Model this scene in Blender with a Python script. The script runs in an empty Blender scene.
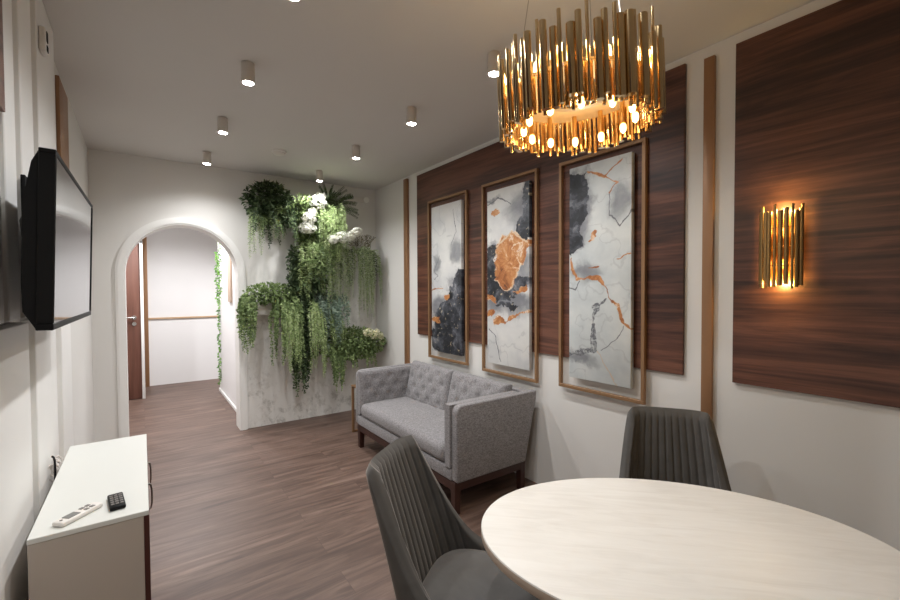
import bpy, bmesh, math, random
from mathutils import Vector, Matrix, noise
R = math.radians
PI = math.pi
scene = bpy.context.scene
C = scene.collection
rnd = random.Random(7)

# ------------------------------------------------------------------ node helpers
def mat(name):
    m = bpy.data.materials.new(name); m.use_nodes = True
    nt = m.node_tree; nt.nodes.clear()
    out = nt.nodes.new('ShaderNodeOutputMaterial')
    b = nt.nodes.new('ShaderNodeBsdfPrincipled')
    nt.links.new(b.outputs[0], out.inputs[0])
    return m, nt, b

def srgb(r, g, b):
    f = lambda c: (c/255/12.92) if c/255 <= .04045 else ((c/255+.055)/1.055)**2.4
    return (f(r), f(g), f(b), 1)

def simple(name, col, rough=.6, metal=0, spec=.5, sheen=0, emit=None, estr=0):
    m, nt, b = mat(name)
    b.inputs['Base Color'].default_value = col
    b.inputs['Roughness'].default_value = rough
    b.inputs['Metallic'].default_value = metal
    b.inputs['Specular IOR Level'].default_value = spec
    if sheen:
        b.inputs['Sheen Weight'].default_value = sheen
        b.inputs['Sheen Roughness'].default_value = .4
    if emit:
        b.inputs['Emission Color'].default_value = emit
        b.inputs['Emission Strength'].default_value = estr
    return m

class N:
    """thin wrapper for building node maths"""
    def __init__(s, nt): s.nt = nt
    def new(s, t, **kw):
        n = s.nt.nodes.new(t)
        for k, v in kw.items(): setattr(n, k, v)
        return n
    def link(s, a, b):
        if isinstance(a, (int, float)): b.default_value = a
        elif isinstance(a, tuple): b.default_value = a
        else: s.nt.links.new(a, b)
    def m(s, op, a, b=0.0, c=0.0, clamp=False):
        n = s.new('ShaderNodeMath', operation=op, use_clamp=clamp)
        s.link(a, n.inputs[0]); s.link(b, n.inputs[1]); s.link(c, n.inputs[2])
        return n.outputs[0]
    def step(s, x, e0, e1):          # smooth 0..1 as x goes e0 -> e1
        n = s.new('ShaderNodeMapRange', interpolation_type='SMOOTHSTEP')
        s.link(x, n.inputs[0]); n.inputs[1].default_value = e0; n.inputs[2].default_value = e1
        return n.outputs[0]
    def mix(s, f, a, b):
        n = s.new('ShaderNodeMix', data_type='RGBA')
        s.link(f, n.inputs[0]); s.link(a, n.inputs[6]); s.link(b, n.inputs[7])
        return n.outputs[2]
    def noise(s, vec, scale, detail=4, rough=.5, dist=0, col=False):
        n = s.new('ShaderNodeTexNoise')
        if vec is not None: s.nt.links.new(vec, n.inputs['Vector'])
        n.inputs['Scale'].default_value = scale; n.inputs['Detail'].default_value = detail
        n.inputs['Roughness'].default_value = rough; n.inputs['Distortion'].default_value = dist
        return n.outputs['Color' if col else 'Fac']
    def obj(s): return s.new('ShaderNodeTexCoord').outputs['Object']
    def map(s, vec, scale=(1, 1, 1), loc=(0, 0, 0), rot=(0, 0, 0)):
        n = s.new('ShaderNodeMapping'); s.nt.links.new(vec, n.inputs[0])
        n.inputs[1].default_value = loc; n.inputs[2].default_value = rot; n.inputs[3].default_value = scale
        return n.outputs[0]
    def ramp(s, f, stops):
        n = s.new('ShaderNodeValToRGB'); s.link(f, n.inputs[0])
        e = n.color_ramp.elements
        while len(e) < len(stops): e.new(.5)
        for el, (p, c) in zip(e, stops): el.position = p; el.color = c
        return n.outputs[0]
    def bump(s, h, strength, dist, bsdf):
        n = s.new('ShaderNodeBump'); n.inputs['Strength'].default_value = strength
        n.inputs['Distance'].default_value = dist
        s.link(h, n.inputs['Height']); s.nt.links.new(n.outputs[0], bsdf.inputs['Normal'])

# ------------------------------------------------------------------ materials
def plaster(name, col, rough=.85, mott=None):
    m, nt, b = mat(name); n = N(nt); o = n.obj()
    a = n.noise(o, 3, 3)
    c = n.mix(n.m('MULTIPLY', a, .12), col, tuple(x*.9 for x in col[:3])+(1,))
    if mott:
        sep = n.new('ShaderNodeSeparateXYZ'); nt.links.new(o, sep.inputs[0])
        x, z = sep.outputs[0], sep.outputs[2]
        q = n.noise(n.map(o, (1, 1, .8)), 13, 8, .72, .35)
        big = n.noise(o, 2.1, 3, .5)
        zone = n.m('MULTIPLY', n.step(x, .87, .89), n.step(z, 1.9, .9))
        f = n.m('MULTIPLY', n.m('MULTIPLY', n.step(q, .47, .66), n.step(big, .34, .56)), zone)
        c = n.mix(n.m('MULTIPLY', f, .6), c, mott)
    nt.links.new(c, b.inputs['Base Color']); b.inputs['Roughness'].default_value = rough
    b.inputs['Specular IOR Level'].default_value = .25
    n.bump(n.noise(o, 60, 2), .05, .002, b)
    return m

WALLC = srgb(225, 223, 219)
M_wall = plaster('wall_paint', WALLC)
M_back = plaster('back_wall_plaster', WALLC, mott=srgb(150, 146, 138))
M_ceil = plaster('ceiling_paint', srgb(213, 210, 206))
M_trim = simple('white_trim', srgb(236, 235, 232), .5)
M_hall = plaster('hall_paint', srgb(232, 230, 229))

def floor_mat():
    m, nt, b = mat('grey_brown_laminate'); n = N(nt); o = n.obj()
    br = n.new('ShaderNodeTexBrick'); nt.links.new(o, br.inputs['Vector'])
    br.offset = .37; br.offset_frequency = 2
    br.inputs['Color1'].default_value = (.0, .0, .0, 1); br.inputs['Color2'].default_value = (1, 1, 1, 1)
    br.inputs['Mortar'].default_value = (.5, .5, .5, 1)
    br.inputs['Scale'].default_value = 1; br.inputs['Mortar Size'].default_value = .0011
    br.inputs['Mortar Smooth'].default_value = .1; br.inputs['Bias'].default_value = 0
    br.inputs['Brick Width'].default_value = 1.28; br.inputs['Row Height'].default_value = .19
    sc = n.new('ShaderNodeSeparateColor'); nt.links.new(br.outputs[0], sc.inputs[0])
    pid = sc.outputs[0]
    cmb = n.new('ShaderNodeCombineXYZ'); nt.links.new(n.m('MULTIPLY', pid, 37.0), cmb.inputs[2])
    add = n.new('ShaderNodeVectorMath', operation='ADD'); nt.links.new(o, add.inputs[0]); nt.links.new(cmb.outputs[0], add.inputs[1])
    g1 = n.noise(n.map(add.outputs[0], (.8, 7, 1)), 1.9, 6, .62, 1.1)
    g2 = n.noise(n.map(add.outputs[0], (2.0, 60, 1)), 2.5, 4, .6, .3)
    f = n.m('ADD', n.m('MULTIPLY', g1, .82), n.m('MULTIPLY', g2, .18))
    c = n.ramp(f, [(.30, srgb(68, 51, 43)), (.44, srgb(94, 74, 64)), (.56, srgb(114, 92, 81)), (.72, srgb(140, 118, 105))])
    c = n.mix(n.m('MULTIPLY', n.m('SUBTRACT', 1.0, pid), .34), c, srgb(76, 58, 50))
    c = n.mix(n.m('MULTIPLY', br.outputs['Fac'], .55), c, srgb(62, 46, 40))
    nt.links.new(c, b.inputs['Base Color'])
    nt.links.new(n.m('ADD', .36, n.m('MULTIPLY', g2, .2)), b.inputs['Roughness'])
    n.bump(n.m('SUBTRACT', g2, n.m('MULTIPLY', br.outputs['Fac'], .8)), .12, .002, b)
    return m
M_floor = floor_mat()

def walnut(name, along, stops, rough=.42, fine=1.0):
    """along: index of the axis the grain runs along; the grain planks stack on z (or x when vertical)"""
    m, nt, b = mat(name); n = N(nt); o = n.obj()
    s1 = [5.5]*3; s1[along] = .55
    s2 = [34*fine]*3; s2[along] = 1.1
    s3 = [2.2]*3; s3[along] = .22
    warp = n.noise(n.map(o, (1.2, 1.2, 1.2)), 1.2, 2, .5)
    a = n.noise(n.map(o, tuple(s1)), 1.4, 6, .62, 1.0)
    f2 = n.noise(n.map(o, tuple(s2)), 1, 4, .65, .4)
    big = n.noise(n.map(o, tuple(s3)), 1.5, 2, .5, .4)
    f = n.m('ADD', n.m('ADD', n.m('MULTIPLY', a, .44), n.m('MULTIPLY', f2, .34)), n.m('MULTIPLY', big, .22))
    c = n.ramp(f, stops)
    nt.links.new(c, b.inputs['Base Color'])
    b.inputs['Roughness'].default_value = rough
    n.bump(f2, .08, .001, b)
    return m
WAL = [(.34, srgb(34, 17, 14)), (.43, srgb(60, 35, 27)), (.50, srgb(88, 54, 42)), (.57, srgb(114, 74, 57)), (.66, srgb(76, 47, 37))]
M_walnut = walnut('walnut_veneer', 1, WAL)
M_door = walnut('walnut_door', 2, [(.3, srgb(70, 42, 34)), (.5, srgb(102, 66, 54)), (.7, srgb(124, 86, 72))])
M_darkwood = walnut('dark_stained_wood', 0, [(.3, srgb(40, 20, 16)), (.5, srgb(58, 32, 25)), (.7, srgb(74, 44, 36))], .4)
M_copper = simple('brushed_copper', srgb(150, 112, 80), .42, .25)
M_copper_dark = simple('bronze_frame', srgb(150, 116, 84), .4, .35)
M_brass = simple('polished_brass', srgb(234, 206, 160), .12, 1)
M_brass_s = simple('satin_brass', srgb(196, 152, 92), .3, 1)
M_bronze = simple('aged_brass', srgb(158, 128, 84), .38, .8)
M_warm = simple('warm_bulb', (1, .7, .35, 1), .4, emit=(1, .70, .26, 1), estr=5)
M_warm2 = simple('warm_bulb_sconce', (1, .7, .35, 1), .4, emit=(1, .5, .13, 1), estr=26)
M_lampwhite = simple('lamp_white', srgb(205, 198, 190), .5)
M_led = simple('led_face', (1, 1, 1, 1), .5, emit=(1, .96, .9, 1), estr=90)
M_black = simple('black_plastic', srgb(9, 9, 10), .5, spec=.2)
M_black_soft = simple('black_rubber', srgb(13, 13, 14), .7, spec=.2)
M_screen = simple('tv_glass', srgb(26, 26, 28), .06, spec=1.0)
M_steel = simple('steel', srgb(190, 188, 184), .25, 1)
M_grey = simple('grey_plastic', srgb(120, 116, 112), .5)
M_white = simple('white_laminate', srgb(216, 217, 212), .32)
M_cabside = simple('greige_laminate', srgb(186, 176, 166), .5)
M_whiteplastic = simple('white_plastic', srgb(225, 221, 215), .4)
M_cable_w = simple('white_cable', srgb(215, 208, 202), .5)
M_ground_mat = simple('canvas_side', srgb(205, 204, 200), .8)

def fabric(name, c0, c1, rough=.95, scale=260, sheen=.25):
    m, nt, b = mat(name); n = N(nt); o = n.obj()
    a = n.noise(o, scale, 2, .7); a2 = n.noise(n.map(o, (1, 1, 2.5)), scale*.38, 3, .7)
    f = n.step(n.m('ADD', n.m('MULTIPLY', a, .5), n.m('MULTIPLY', a2, .5)), .38, .62)
    nt.links.new(n.mix(f, c0, c1), b.inputs['Base Color'])
    b.inputs['Roughness'].default_value = rough
    b.inputs['Sheen Weight'].default_value = sheen; b.inputs['Sheen Roughness'].default_value = .5
    b.inputs['Specular IOR Level'].default_value = .2
    n.bump(a, .25, .002, b)
    return m
M_sofa = fabric('heather_grey_weave', srgb(110, 107, 108), srgb(150, 147, 148), scale=170)
def velvet():
    m, nt, b = mat('charcoal_velvet'); n = N(nt); o = n.obj()
    a = n.noise(o, 9, 4, .6, .6)
    nt.links.new(n.mix(n.step(a, .2, .8), srgb(84, 82, 80), srgb(95, 93, 91)), b.inputs['Base Color'])
    b.inputs['Roughness'].default_value = .85; b.inputs['Specular IOR Level'].default_value = .2
    b.inputs['Sheen Weight'].default_value = .55; b.inputs['Sheen Roughness'].default_value = .35
    b.inputs['Sheen Tint'].default_value = srgb(225, 215, 205)
    return m
M_velvet = velvet()
def tabletop():
    m, nt, b = mat('whitewashed_wood'); n = N(nt); o = n.obj()
    a = n.noise(n.map(o, (2.0, 14, 6)), 2, 6, .62, .9); g = n.noise(o, 3.2, 3)
    c = n.ramp(n.m('ADD', n.m('MULTIPLY', a, .6), n.m('MULTIPLY', g, .4)), [(.3, srgb(210, 206, 199)), (.5, srgb(224, 221, 215)), (.7, srgb(232, 230, 225))])
    nt.links.new(c, b.inputs['Base Color']); b.inputs['Roughness'].default_value = .42
    return m
M_table = tabletop()
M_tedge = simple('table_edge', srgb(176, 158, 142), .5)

def leafmat(name, c0, c1, c2, trans=.25):
    m, nt, b = mat(name); n = N(nt)
    g = n.new('ShaderNodeNewGeometry')
    c = n.ramp(g.outputs['Random Per Island'], [(0, c0), (.55, c1), (1, c2)])
    nt.links.new(c, b.inputs['Base Color']); b.inputs['Roughness'].default_value = .5
    b.inputs['Specular IOR Level'].default_value = .35
    tr = nt.nodes.new('ShaderNodeBsdfTranslucent'); nt.links.new(c, tr.inputs[0])
    mx = nt.nodes.new('ShaderNodeMixShader'); mx.inputs[0].default_value = trans
    nt.links.new(b.outputs[0], mx.inputs[1]); nt.links.new(tr.outputs[0], mx.inputs[2])
    nt.links.new(mx.outputs[0], [q for q in nt.nodes if q.type == 'OUTPUT_MATERIAL'][0].inputs[0])
    return m
G_dark = leafmat('deep_green_leaf', srgb(42, 56, 36), srgb(70, 88, 58), srgb(116, 134, 94))
G_mid = leafmat('mid_green_leaf', srgb(80, 98, 58), srgb(122, 142, 90), srgb(164, 182, 126))
G_light = leafmat('light_green_leaf', srgb(128, 150, 90), srgb(160, 180, 122), srgb(196, 210, 158))
G_pale = leafmat('pale_green_leaf', srgb(140, 158, 112), srgb(172, 188, 142), srgb(204, 214, 176))
G_silver = leafmat('silver_green_leaf', srgb(84, 104, 90), srgb(122, 142, 124), srgb(166, 182, 164))
G_lime = leafmat('bright_green_leaf', srgb(60, 110, 30), srgb(98, 158, 48), srgb(140, 190, 80))
M_petal = leafmat('white_petal', srgb(222, 222, 206), srgb(240, 240, 230), srgb(250, 250, 246))
M_petal_c = leafmat('cream_petal', srgb(206, 208, 160), srgb(232, 230, 200), srgb(244, 240, 220))
M_stem = simple('stem', srgb(70, 78, 42), .7)

# ------------------------------------------------------------------ mesh helpers
def link_mesh(name, me, m=None, parent=None, smooth=35, loc=None, mw=None):
    o = bpy.data.objects.new(name, me); C.objects.link(o)
    if m is not None and not me.materials: me.materials.append(m)
    if smooth:
        me.shade_smooth(); me.set_sharp_from_angle(angle=R(smooth))
    if parent is not None: o.parent = parent
    if loc is not None: o.location = loc
    if mw is not None: o.matrix_local = mw
    return o

def obj(name, bm, m=None, parent=None, smooth=35, loc=None, mw=None):
    me = bpy.data.meshes.new(name); bm.normal_update(); bm.to_mesh(me); bm.free()
    return link_mesh(name, me, m, parent, smooth, loc, mw)

def bx(bm, x0, x1, y0, y1, z0, z1, bev=0, seg=2, M=None, mi=0):
    r = bmesh.ops.create_cube(bm, size=1)
    vs = r['verts']
    for v in vs:
        v.co = Vector((x0+(v.co.x+.5)*(x1-x0), y0+(v.co.y+.5)*(y1-y0), z0+(v.co.z+.5)*(z1-z0)))
    fs = list({f for v in vs for f in v.link_faces})
    if bev:
        es = list({e for v in vs for e in v.link_edges})
        rr = bmesh.ops.bevel(bm, geom=es, offset=bev, segments=seg, affect='EDGES', profile=.5)
        fs = rr['faces']; 
        vs = list({v for f in bm.faces if f.is_valid for v in f.verts if v in set(rr['verts'])}) if False else rr['verts']
    return vs

def box(x0, x1, y0, y1, z0, z1, bev=0, seg=2):
    bm = bmesh.new(); bx(bm, x0, x1, y0, y1, z0, z1, bev, seg); return bm

def cyl(bm, p0, p1, r0, r1=None, n=16, caps=True):
    r1 = r0 if r1 is None else r1
    p0 = Vector(p0); p1 = Vector(p1); d = (p1-p0).normalized()
    a = d.orthogonal().normalized(); b = d.cross(a)
    ra = [bm.verts.new(p0+r0*(a*math.cos(2*PI*i/n)+b*math.sin(2*PI*i/n))) for i in range(n)]
    rb = [bm.verts.new(p1+r1*(a*math.cos(2*PI*i/n)+b*math.sin(2*PI*i/n))) for i in range(n)]
    for i in range(n): bm.faces.new((ra[i], ra[(i+1) % n], rb[(i+1) % n], rb[i]))
    if caps:
        bm.faces.new(ra[::-1]); bm.faces.new(rb)

def tube(bm, pts, r, n=8, closed=False):
    pts = [Vector(p) for p in pts]; rings = []
    k = len(pts); prev = None
    for i, p in enumerate(pts):
        if closed: d = pts[(i+1) % k]-pts[i-1]
        else: d = pts[min(i+1, k-1)]-pts[max(i-1, 0)]
        d.normalize()
        a = d.orthogonal().normalized() if prev is None else (prev-d*prev.dot(d)).normalized()
        prev = a; b = d.cross(a)
        rings.append([bm.verts.new(p+r*(a*math.cos(2*PI*j/n)+b*math.sin(2*PI*j/n))) for j in range(n)])
    for i in range(k if closed else k-1):
        A, B = rings[i], rings[(i+1) % k]
        for j in range(n): bm.faces.new((A[j], A[(j+1) % n], B[(j+1) % n], B[j]))
    if not closed:
        bm.faces.new(rings[0][::-1]); bm.faces.new(rings[-1])

def lathe(bm, prof, n=32, ctr=(0, 0, 0)):
    cx, cy, cz = ctr; rings = []
    for r, z in prof:
        rings.append([bm.verts.new((cx+r*math.cos(2*PI*i/n), cy+r*math.sin(2*PI*i/n), cz+z)) for i in range(n)])
    for A, B in zip(rings, rings[1:]):
        for i in range(n): bm.faces.new((A[i], A[(i+1) % n], B[(i+1) % n], B[i]))
    bm.faces.new(rings[0][::-1]); bm.faces.new(rings[-1])

def prism(bm, outline, axis, a, b):
    """outline: 2-D points; axis: the axis it is extruded along from a to b (x: (y,z); y: (x,z); z: (x,y))"""
    def P(p, t): return {'x': (t, p[0], p[1]), 'y': (p[0], t, p[1]), 'z': (p[0], p[1], t)}[axis]
    A = [bm.verts.new(P(p, a)) for p in outline]; B = [bm.verts.new(P(p, b)) for p in outline]
    k = len(outline)
    for i in range(k): bm.faces.new((A[i], A[(i+1) % k], B[(i+1) % k], B[i]))
    f0 = bm.faces.new(A[::-1]); f1 = bm.faces.new(B)
    bmesh.ops.triangulate(bm, faces=[f0, f1])
    bmesh.ops.recalc_face_normals(bm, faces=bm.faces[:])

def tag(o, label, cat, group=None):
    o['label'] = label; o['category'] = cat
    if group: o['group'] = group
    return o

def thing(name, label, cat, loc=(0, 0, 0), rotz=0, group=None):
    o = bpy.data.objects.new(name, None); C.objects.link(o); o.empty_display_size = .05
    o.location = loc; o.rotation_euler = (0, 0, rotz)
    return tag(o, label, cat, group)

def struct(name, bm, m, smooth=30):
    o = obj(name, bm, m, smooth=smooth); o['kind'] = 'structure'; return o

def dup(root, loc, rotz, label):
    r = root.copy(); C.objects.link(r); r.location = loc; r.rotation_euler = (0, 0, rotz); r['label'] = label
    for ch in list(root.children):
        c = ch.copy(); C.objects.link(c); c.parent = r
        for g in list(ch.children):
            d = g.copy(); C.objects.link(d); d.parent = c
    return r

# ------------------------------------------------------------------ the room
XL, XR, YB, YN, CZ = -.361, 2.373, 4.862, -1.7, 2.69
WT = .2
HX0, HX1, HY1 = -1.6, 2.4, 7.95          # the hall beyond the arch
struct('floor', box(HX0, XR+.2, YN-.1, HY1+.1, -.1, 0), M_floor)
struct('ceiling', box(HX0, XR+.2, YN-.1, HY1+.1, CZ, CZ+.1), M_ceil)
struct('wall_right', box(XR, XR+.1, YN, YB+.02, 0, CZ), M_wall)
struct('wall_left', box(XL-.1, XL, YN, YB+.02, 0, CZ), M_wall)
struct('wall_near', box(XL-.1, XR+.1, YN-.1, YN, 0, CZ), M_wall)
AC, AR, AS = .342, .462, 1.623            # arch centre x, radius, spring height
def arch_pts(r, n=40): return [(AC-r*math.cos(PI*i/n), AS+r*math.sin(PI*i/n)) for i in range(n+1)]
arc = arch_pts(AR)
def strip_solid(bm, lower, upper, y0, y1):
    # a slab between two polylines of (x, z), from y0 to y1
    rows = [[[bm.verts.new((x, y, z)) for x, z in pl] for pl in (lower, upper)] for y in (y0, y1)]
    k = len(lower)
    for i in range(k-1):
        (a, b2), (c, d2) = rows
        bm.faces.new((a[i], a[i+1], b2[i+1], b2[i])); bm.faces.new((c[i+1], c[i], d2[i], d2[i+1]))
        bm.faces.new((a[i+1], a[i], c[i], c[i+1])); bm.faces.new((b2[i], b2[i+1], d2[i+1], d2[i]))
    for i in (0, k-1):
        (a, b2), (c, d2) = rows
        bm.faces.new((a[i], b2[i], d2[i], c[i]))
bm = bmesh.new()
lo = [(AC-AR, 0)] + arc[1:-1] + [(AC+AR, 0)]
lo = [(AC-AR, 0.0)] + arc + [(AC+AR, 0.0)]
up_ = [(XL-.1, 0.0), (XL-.1, AS)] + [(XL-.1 + (XR+.2-XL)*i/(len(arc)-1), CZ) for i in range(1, len(arc)-1)] + [(XR+.1, AS), (XR+.1, 0.0)]
strip_solid(bm, lo, up_, YB, YB+WT)
bmesh.ops.triangulate(bm, faces=bm.faces[:])
bx(bm, XL-.1, XL+.0, YB, YB+WT, AS, CZ); bx(bm, XR, XR+.1, YB, YB+WT, AS, CZ)
bmesh.ops.recalc_face_normals(bm, faces=bm.faces[:])
struct('wall_back', bm, M_back)
bm = bmesh.new()
strip_solid(bm, lo, [(AC-AR-.072, 0.0)] + arch_pts(AR+.072) + [(AC+AR+.072, 0.0)], YB-.022, YB-.0005)
bmesh.ops.recalc_face_normals(bm, faces=bm.faces[:])
o = struct('trim_1', bm, M_trim, 25)
bm = bmesh.new()
strip_solid(bm, [(AC-AR-.014, 0.0)] + arch_pts(AR+.014) + [(AC+AR+.014, 0.0)], [(AC-AR-.056, 0.0)] + arch_pts(AR+.056) + [(AC+AR+.056, 0.0)], YB-.030, YB-.0225)
bmesh.ops.recalc_face_normals(bm, faces=bm.faces[:]); struct('trim_3', bm, M_trim, 25)
# the hall
struct('wall_hall_far', box(HX0, HX1, HY1, HY1+.1, 0, CZ), M_hall)
struct('wall_hall_right', box(.9, 1.02, YB+WT+.0005, 6.98, 0, CZ), M_hall)
struct('wall_hall_left', box(HX0-.1, HX0, YB, HY1+.1, 0, CZ), M_hall)
struct('wall_hall_end', box(HX1, HX1+.1, YB+WT, HY1+.1, 0, CZ), M_hall)
struct('wall_hall_door', box(HX0, .004, 7.12, 7.22, 0, CZ), M_hall)
struct('baseboard_hall', box(.884, .8995, YB+WT+.001, 6.98, 0, .045, .004), M_trim)
# walnut door in the hall
d = box(-.93, -.018, 7.075, 7.115, .006, 2.09, .003)
door = struct('door_1', d, M_door)
bm = bmesh.new(); bx(bm, -.018, .016, 7.06, 7.119, 0, 2.13, .003); bx(bm, -.965, -.93, 7.06, 7.119, 0, 2.13, .003); bx(bm, -.965, .016, 7.06, 7.119, 2.093, 2.13, .003)
o = obj('door_frame', bm, M_trim, door); 
bm = bmesh.new()
cyl(bm, (-.09, 7.075, 1.10), (-.09, 7.066, 1.10), .026, n=20); cyl(bm, (-.09, 7.066, 1.10), (-.09, 7.025, 1.10), .011)
tube(bm, [(-.09, 7.025, 1.10), (-.13, 7.022, 1.10), (-.205, 7.024, 1.10)], .011)
cyl(bm, (-.09, 7.075, 1.015), (-.09, 7.062, 1.015), .025, n=20)
obj('door_handle', bm, M_steel, door)

def strip(x0, x1, y0, y1, z0, z1, label, name='wall_strip', m=M_copper, cat='trim strip'):
    return tag(obj(name, box(x0, x1, y0, y1, z0, z1, .003), m), label, cat)
strip(.018, .072, HY1-.03, HY1-.0005, 0, CZ-.01, 'tall copper coloured strip on the far hall wall beside the dark door')
strip(.073, 1.8, HY1-.022, HY1-.0005, 1.018, 1.046, 'thin horizontal wooden rail across the white far wall of the hall', 'wall_rail', simple('beech_rail', srgb(190, 160, 130), .5), 'rail')
strip(.878, .8995, 5.80, 6.03, 1.31, 1.90+.0, 'short pale wood strip on the right wall inside the arch', 'wall_strip', simple('pale_wood', srgb(200, 176, 156), .5))

# right wall
def panel(x0, x1, y0, y1, z0, z1, label):
    return tag(obj('walnut_panel', box(x0, x1, y0, y1, z0, z1, .0015, 1), M_walnut), label, 'wall panel')
panel(XR-.02, XR-.0005, 1.122, 3.845, .985, 2.645, 'wide dark walnut panel behind the three framed abstract prints')
panel(XR-.02, XR-.0005, -.75, .884, .988, 2.635, 'dark walnut panel that carries the lit brass wall sconce')
strip(XR-.024, XR-.0005, .977, 1.028, .02, 2.625, 'copper strip between the two walnut panels, behind the far chair')
strip(XR-.03, XR-.0005, 4.04, 4.112, .02, 2.66, 'slim copper strip in the corner behind the sofa, beside the greenery')
# left wall: raised white boards with grooves between them, walnut above
bm = bmesh.new()
for (y0, y1, z0, z1) in ((1.80, 1.94, 1.36, CZ-.004), (2.026, 2.233, 1.36, CZ-.004), (2.344, 2.775, 1.36, CZ-.004),
                         (1.2, 2.057, .06, 1.345), (2.168, 2.623, .06, 1.345), (2.79, 3.121, .06, 1.345),
                         (-.4, 1.74, 1.36, 1.965)):
    bx(bm, XL+.0005, XL+.04, y0, y1, z0, z1, .003, 1)
struct('trim_2', bm, M_trim)
bm = bmesh.new(); bx(bm, XL+.0005, XL+.012, .2, 4.84, .0, .06, .002, 1); struct('baseboard_left', bm, M_trim)
panel(XL+.0005, XL+.046, .2, 1.785, 1.975, 2.64, 'walnut panel high on the left wall at the picture edge')
strip(XL+.0005, XL+.018, 3.13, 3.46, 2.05, 2.62, 'copper strip high on the left wall above the television')

# ------------------------------------------------------------------ spotlights
def make_spot(label):
    t = thing('spotlight', label, 'ceiling light', (0, 0, CZ), 0, 'ceiling spotlights')
    bm = bmesh.new(); lathe(bm, [(.031, -.002), (.034, -.004), (.034, -.104), (.031, -.108), (.029, -.108), (.028, -.098)], 28)
    obj('housing', bm, M_lampwhite, t)
    bm = bmesh.new(); lathe(bm, [(.0272, -.0985), (.0272, -.107), (.024, -.1095), (.012, -.111)], 24)
    obj('lens', bm, M_led, t)
    return t
SPOT_W = 30.0
spot_light = bpy.data.lights.new('spot_beam', 'SPOT'); spot_light.energy = SPOT_W
spot_light.spot_size = R(152); spot_light.spot_blend = .9; spot_light.shadow_soft_size = .028
spot_light.color = (.985, .99, 1)
spots = [(.49, 2.55, 'spotlight of the left ceiling row nearest the camera among those fully in view'),
         (.49, 3.45, 'middle spotlight of the left ceiling row, before the arch'),
         (.49, 4.37, 'farthest spotlight of the left ceiling row, in front of the arch'),
         (1.51, 2.53, 'spotlight of the right ceiling row between its middle one and the chandelier'),
         (1.51, 3.46, 'middle spotlight of the right ceiling row, just right of the smoke detector'),
         (1.51, 4.39, 'spotlight right above the white flowers of the green wall'),
         (1.52, 1.70, 'spotlight shining just left of the brass chandelier'),
         (.49, 1.70, 'spotlight cut by the top edge of the picture'),
         (.49, .72, 'spotlight near the camera over the floor outside the picture')]
proto = None
for x, y, lab in spots:
    if proto is None: proto = make_spot(lab); s = proto; s.location = (x, y, CZ)
    else: s = dup(proto, (x, y, CZ), 0, lab)
for x, y, lab in spots:
    l = bpy.data.objects.new('spot_beam', spot_light); C.objects.link(l); l.location = (x, y, CZ-.125)
hall_light = bpy.data.lights.new('hall_beam', 'SPOT'); hall_light.energy = 86; hall_light.spot_size = R(150); hall_light.spot_blend = .8
hall_light.shadow_soft_size = .05; hall_light.color = (.99, .985, 1)
for x, y in ((.25, 5.75), (.45, 6.7), (1.75, 6.5), (-.8, 6.0)):
    l = bpy.data.objects.new('hall_beam', hall_light); C.objects.link(l); l.location = (x, y, CZ-.06)

# smoke detector
t = thing('smoke_detector', 'small round white smoke detector on the ceiling between the spotlight rows', 'smoke detector', (1.01, 3.98, CZ))
bm = bmesh.new(); lathe(bm, [(.062, -.0005), (.062, -.012), (.055, -.016)], 32); obj('base', bm, M_whiteplastic, t)
bm = bmesh.new(); lathe(bm, [(.05, -.0165), (.05, -.026), (.04, -.034), (.015, -.036)], 32); obj('cover', bm, M_whiteplastic, t)
# white bar fixture high on the back wall
t = thing('wall_sensor', 'white bar shaped fixture with two bright ends high on the back wall', 'wall fixture', (2.10, YB, 2.548))
obj('bar', box(-.12, .12, -.032, -.0005, -.03, .03, .008), M_whiteplastic, t)
for x in (-.135, .135):
    bm = bmesh.new(); cyl(bm, (x, -.0005, 0), (x, -.045, 0), .034, n=20); obj('end_cap', bm, simple('bright_white', srgb(245, 245, 240), .4), t)
# ceiling-height sensor on the left wall
t = thing('motion_sensor', 'small white sensor with black slots high on the left wall', 'sensor', (XL+.0405, 2.41, 2.475))
obj('body', box(.0, .022, -.035, .035, -.05, .05, .007), M_whiteplastic, t)
bm = bmesh.new(); bx(bm, .0215, .025, -.014, .012, -.002, .040, .003); bx(bm, .0215, .025, -.014, .016, -.040, -.016, .003); obj('slot', bm, M_black, t)

# ------------------------------------------------------------------ framed prints
FD0, FD1 = XR-.046, XR-.0205     # frames stand on the panel face
def frame_bm(y0, y1, z0, z1, w=.026):
    bm = bmesh.new()
    return bm
def picture_frame(y0, y1, z0, z1, label):
    t = thing('picture_frame', label, 'picture frame', (FD1, (y0+y1)/2, z0), 0, 'copper picture frames')
    hw = (y1-y0)/2; h = z1-z0; w = .022; x0 = FD0-FD1
    for nm, b in (('bottom_rail', (x0, 0, -hw, hw, 0, w)), ('top_rail', (x0, 0, -hw, hw, h-w, h)),
                  ('side_rail', (x0, 0, -hw, -hw+w, w, h-w)), ('side_rail', (x0, 0, hw-w, hw, w, h-w))):
        obj(nm, box(*b, .002, 1), M_copper_dark, t)
    return t
frames = [(2.972, 3.603, .777, 2.331, 'slim copper frame around the narrow pale print with a dark lower corner'),
          (2.146, 2.767, .764, 2.329, 'slim copper frame around the print with the big orange patch'),
          (1.324, 1.945, .782, 2.312, 'slim copper frame around the print with the dark upper edge, partly behind the chandelier')]
for f in frames: picture_frame(*f)

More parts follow.
